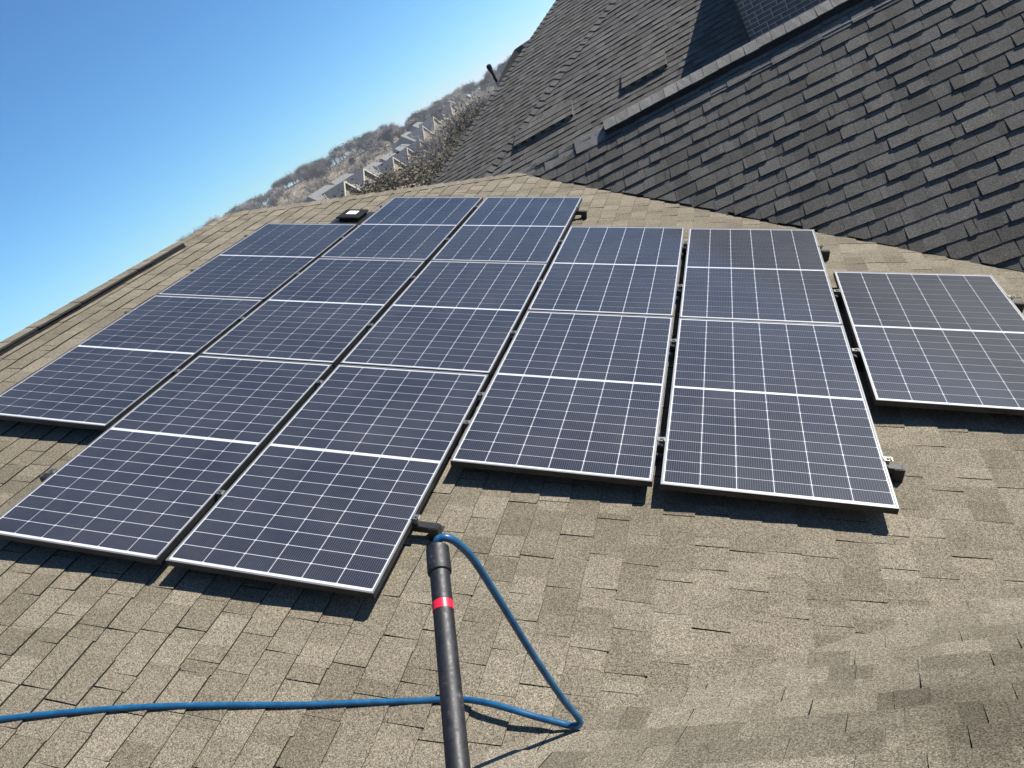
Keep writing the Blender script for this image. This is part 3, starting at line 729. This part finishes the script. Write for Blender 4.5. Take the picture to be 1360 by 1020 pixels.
far_house(-90.6, 175.5, -1.9, 'grey roofed house with a beige gable, third gable from the left in the row', wing=1.2)
far_house(-93.9, 192.0, -2.2, 'grey roofed house with the smallest beige gable of the row', wing=1.5)
far_house(-59.5, 89.5, .6, 'grey roofed house at the left end of the row, just above the tan hip', wing=.9, rise=3.4, half=3.6, depth=10)
far_house(-68.9, 112.4, .3, 'second grey roofed house from the left end of the row, with two sunlit roof patches', wing=1.0, rise=3.6, depth=11)
far_house(-101, 214, .4, 'grey roofed house partly behind bare grey trees in the middle of the row', wing=1.0)
far_house(-104, 232, 1.0, 'far grey roofed house under the hill crest left of the pipe', wing=1.2)
far_house(-108, 262, 1.7, 'small far grey roofed house next to last before the vent pipe', wing=1.2)
far_house(-112, 292, 1.6, 'farthest small grey roofed house beside the black vent pipe', wing=1.2)
far_house(-92, 128, .3, 'grey roofed house behind the first of the row, against the scrubby hill', wing=1.0, rise=3.5)
# low cream porch roof seen just over the hip
rt = empty('porch_roof', (-26.3, 43.5, GZ), 'sunlit cream boarded porch roof low behind the tan hip', 'porch')
mb = MB()
for k in range(5):
    mb.box((-1.1+k*.55, 0, 6.15-k*.11), (.24, 1.9, .05), (Vector((.97, 0, -.24)), Vector((0, 1, 0)), Vector((.24, 0, .97))))
mb.build('boards', TRIM, rt, kind='stuff')
for sx in (-1.2, 1.2):
    for sy in (-1.6, 1.6):
        p_ = MB(); p_.box((sx, sy, 2.9), (.08, .08, 3.0)); p_.build('post', TRIM, rt)

# trees ----------------------------------------------------------------
BARK = simple('bark', (.075, .066, .058), .95, nscale=3)
def leafmat(name, a, b, c):
    m, n, bb = newmat(name); at = nd(n, 'ShaderNodeAttribute', attribute_name='rnd'); oi = nd(n, 'ShaderNodeObjectInfo')
    v = math_(n, 'ADD', math_(n, 'MULTIPLY', at.outputs['Fac'], .75), math_(n, 'MULTIPLY', oi.outputs['Random'], .3))
    n.links.new(ramp(n, v, [(.1, a), (.5, b), (.95, c)]), bb.inputs['Base Color']); bb.inputs['Roughness'].default_value = .9
    return m
TWIG = leafmat('bare_twigs', (.095, .083, .072), (.155, .135, .115), (.235, .205, .17))
JUN = leafmat('juniper_green', (.007, .009, .006), (.017, .019, .011), (.042, .036, .018))
OAK = leafmat('brown_oak', (.032, .025, .013), (.070, .052, .026), (.125, .093, .046))
SCR = leafmat('tan_scrub', (.13, .10, .06), (.22, .17, .10), (.32, .25, .15))
def tree_meshes(seed, mode, H=6.0):
    r = random.Random(seed); tr = MB(); cr = MB(); tips = []
    def limb(p, dvec, l, rad, lv):
        q = p + dvec*l; mid = p + dvec*l*.5 + Vector((r.uniform(-1, 1), r.uniform(-1, 1), 0))*l*.06
        tr.tube([p, mid, q], [rad, rad*.8, rad*.55], 5, cap=False); tips.append((mid, lv)) if lv else None
        if lv < 3:
            for _ in range(3 if lv else 5):
                nd_ = (dvec + Vector((r.uniform(-1, 1), r.uniform(-1, 1), r.uniform(-.25, .7)))*.85).normalized(); limb(q - dvec*l*r.uniform(0, .35), nd_, l*r.uniform(.5, .75), rad*.5, lv+1)
        else: tips.append((q, lv))
    limb(Vector((0, 0, -.3)), Vector((r.uniform(-.1, .1), r.uniform(-.1, .1), 1)).normalized(), H*.30, H*.035, 0)
    for _ in range(9): tips.append((Vector((r.uniform(-1, 1), r.uniform(-1, 1), 0))*H*.22 + Vector((0, 0, r.uniform(.12, .45)*H)), 2))
    for (p, lv) in tips:
        cl = r.random(); n = {'brush': 5, 'bare': 22, 'dense': 75, 'oak': 62}[mode]
        for _ in range(n):
            o = Vector((r.gauss(0, 1), r.gauss(0, 1), r.gauss(0, .8)))*H*(.085 if mode not in ('bare', 'brush') else .085); c = p + o
            if mode in ('bare', 'brush'):
                wq = 1.0 if mode == 'bare' else 3.4
                dd = (o.normalized()*.7 + Vector((r.uniform(-1, 1), r.uniform(-1, 1), r.uniform(0, 1.2)))).normalized(); s_ = dd.orthogonal().normalized()*H*.003*wq; L_ = H*r.uniform(.07, .16)
                cr.poly([c - s_, c + s_, c + dd*L_], r=cl*.5+r.random()*.5)
            else:
                a = Vector((r.uniform(-1, 1), r.uniform(-1, 1), r.uniform(-1, 1))).normalized(); b = a.orthogonal().normalized(); s_ = H*r.uniform(.0055, .0125)
                cr.poly([c - a*s_, c - b*s_*.7, c + a*s_, c + b*s_*.7], r=cl*.55+r.random()*.45)
    return tr, cr
def tree_proto(seed, mode, mat, H=6.0):
    tr, cr = tree_meshes(seed, mode, H)
    top = sorted(v.z for v in cr.v)[int(len(cr.v)*.985)]; kz = H/top
    tr.v = [v*kz for v in tr.v]; cr.v = [v*kz for v in cr.v]
    return mesh('trunk', tr.v, tr.f, BARK, tr.uv, tr.r), mesh('crown', cr.v, cr.f, mat, cr.uv, cr.r)
PB = [tree_proto(s, 'bare', TWIG) for s in (1, 2, 3, 4)]; PH_ = [tree_proto(s, 'brush', TWIG) for s in (21, 22, 23, 24)]; PJ = [tree_proto(s, 'dense', JUN) for s in (5, 6, 7)]; PO = [tree_proto(s, 'oak', OAK) for s in (8, 9, 10)]
def put_tree(kind, x, y, h, label, group, wide=1.0, z=None):
    P = {'bare': PH_ if 'hill' in group else PB, 'juniper': PJ, 'oak': PO}[kind]; tm, cm = P[rnd.randrange(len(P))]
    root = empty('bare_tree' if kind == 'bare' else 'juniper_tree' if kind == 'juniper' else 'oak_tree', (x, y, gh(x, y) if z is None else z), label, 'tree', group)
    k = h/6.0; root.scale = (k*wide, k*wide, k); root.rotation_euler = (0, 0, rnd.uniform(0, 6.28))
    link('trunk', tm, root); link('crown', cm, root)
def polar(az, r): return CAM.x + r*math.sin(R(az)), CAM.y + r*math.cos(R(az))
# the hill's scrub, each tree apart
for k in range(285):
    az = rnd.uniform(-52, -15.5); r = rnd.choice((rnd.uniform(318, 345), rnd.uniform(225 if az < -30 else 262, 335)))
    x, y = polar(az, r); q = rnd.random()
    kind = 'bare' if q < .78 else ('juniper' if q < .84 else 'oak')
    l = {'bare': 'bare grey brush tree on the scrubby hill behind the houses', 'juniper': 'dark evergreen among the bare brush of the hill', 'oak': 'brown leaved tree among the bare brush of the hill'}[kind]
    put_tree(kind, x, y, rnd.uniform(3.4, 5.8), l, kind + ' trees on the hill', wide=rnd.uniform(1.0, 1.5))
# low scrub between them
sc = MB()
for k in range(4600):
    az = rnd.uniform(-56, -12); r = rnd.uniform(200, 346); x, y = polar(az, r)
    if mnoise.noise(Vector((x*.035, y*.035, 5))) < .0: continue
    z = gh(x, y); w_ = rnd.uniform(.8, 2.0); h_ = rnd.uniform(.8, 2.4); cl = rnd.random()
    for _ in range(9):
        c = Vector((x+rnd.gauss(0, .5)*w_, y+rnd.gauss(0, .5)*w_, z+rnd.uniform(0, h_))); a = Vector((rnd.uniform(-1, 1), rnd.uniform(-1, 1), rnd.uniform(-1, 1))).normalized(); b = a.orthogonal().normalized(); q = rnd.uniform(.18, .5)
        sc.poly([c-a*q, c-b*q*.4, c+a*q, c+b*q*.4], r=cl*.7+rnd.random()*.3)
sc.build('hillside_scrub', leafmat('scrub_grey', (.075, .066, .056), (.13, .113, .093), (.215, .18, .13)), None, label='grey brown leafless scrub covering the hill', kind='stuff')
# a clump nearer, at the left end of the houses
W = ['at the far left end', 'second from the left', 'in the middle of the clump', 'right behind the first house', 'tallest of the clump', 'low on the hill foot', 'nearest to the tan ridge']
for i, (az, r, h) in enumerate(((-39.4, 190, 9.0), (-38.4, 175, 9.2), (-37.5, 165, 9.6), (-35.2, 170, 10.0), (-36.5, 150, 10.4), (-34.4, 190, 9.6), (-36.0, 142, 9.6))):
    put_tree('bare', *polar(az, r), h, 'tall bare grey tree left of the houses, ' + W[i], 'bare trees left of the houses', wide=1.25)
# brown live oaks between the tan hip and the houses
W = ['at the left end under the first house', 'below the second house', 'below the first beige gable', 'in front of the first beige gable', 'left of the second beige gable', 'below the second beige gable', 'under the cream porch roof', 'behind the leftmost oak', 'right end of the oaks']
for i, (az, r, h) in enumerate(((-32.4, 60, 7.5), (-31.5, 62, 7.7), (-30.6, 60, 7.8), (-29.7, 62, 7.8), (-28.9, 58, 7.1), (-28.1, 62, 6.8), (-28.4, 44, 5.6), (-32.9, 72, 7.3), (-27.4, 66, 6.4))):
    put_tree('oak', *polar(az, r), h - .45, 'brown leaved live oak ' + W[i], 'live oaks in front of the houses', wide=1.5)
W = ['lowest, beside the foot of the far dark roof', 'rising above the cream porch', 'in the middle of the dark clump', 'tallest beside the roof edge', 'behind the porch', 'halfway up the roof edge', 'below the brown topped tree', 'left end of the dark clump']
for i, (az, r, h) in enumerate(((-26.3, 44, 5.9), (-25.5, 50, 6.4), (-24.9, 46, 6.1), (-24.0, 56, 6.9), (-26.4, 60, 6.3), (-22.9, 66, 7.4), (-22.2, 80, 8.0), (-27.2, 58, 6.0))):
    put_tree('juniper', *polar(az, r), h - .45, 'dark evergreen ' + W[i], 'dark evergreens beside the far roof', wide=.95)
W = ['at the foot of the roof edge', 'half way up the roof edge', 'near the pipe', 'between two evergreens', 'behind the porch roof', 'lowest of the group']
for i, (az, r, h) in enumerate(((-24.2, 48, 6.3), (-23.2, 60, 7.2), (-21.3, 78, 8.3), (-23.9, 52, 6.7), (-26.4, 52, 6.2), (-25.2, 42, 5.6))):
    put_tree('oak', *polar(az, r), h - .45, 'orange brown tree by the far dark roof, ' + W[i], 'brown trees beside the far roof', wide=1.1)
W = ['lower left', 'left of centre', 'centre', 'right of centre', 'behind the orange tree', 'near the fourth gable', 'in front of the fourth gable', 'high up near the roof edge', 'below the pipe', 'farthest, just left of the pipe', 'at the back of the clump', 'low in front']
for i, (az, r, h) in enumerate(((-25.3, 92, 7.3), (-24.8, 96, 8.3), (-24.1, 94, 8.3), (-23.4, 100, 8.5), (-22.7, 98, 8.5), (-25.2, 108, 7.9), (-25.7, 104, 7.0), (-22.0, 112, 8.9), (-20.9, 124, 9.0), (-19.9, 150, 9.4), (-23.5, 116, 8.8), (-24.6, 84, 7.8))):
    put_tree('bare', *polar(az, r), h - 1.3, 'bare grey tree between houses and far dark roof, ' + W[i], 'bare trees beside the far roof', wide=1.6)

# ================================================================== HAZE
mh = bpy.data.materials.new('air'); mh.use_nodes = True; hn_ = mh.node_tree; hn_.nodes.clear()
vol = hn_.nodes.new('ShaderNodeVolumePrincipled'); vol.inputs['Density'].default_value = .00042; vol.inputs['Color'].default_value = (.86, .91, 1, 1); vol.inputs['Anisotropy'].default_value = .2
ho = hn_.nodes.new('ShaderNodeOutputMaterial'); hn_.links.new(vol.outputs[0], ho.inputs['Volume'])
mb = MB(); mb.box((0, 0, -70), (5200, 5200, 100)); mb.build('haze', mh, None, kind='stuff')
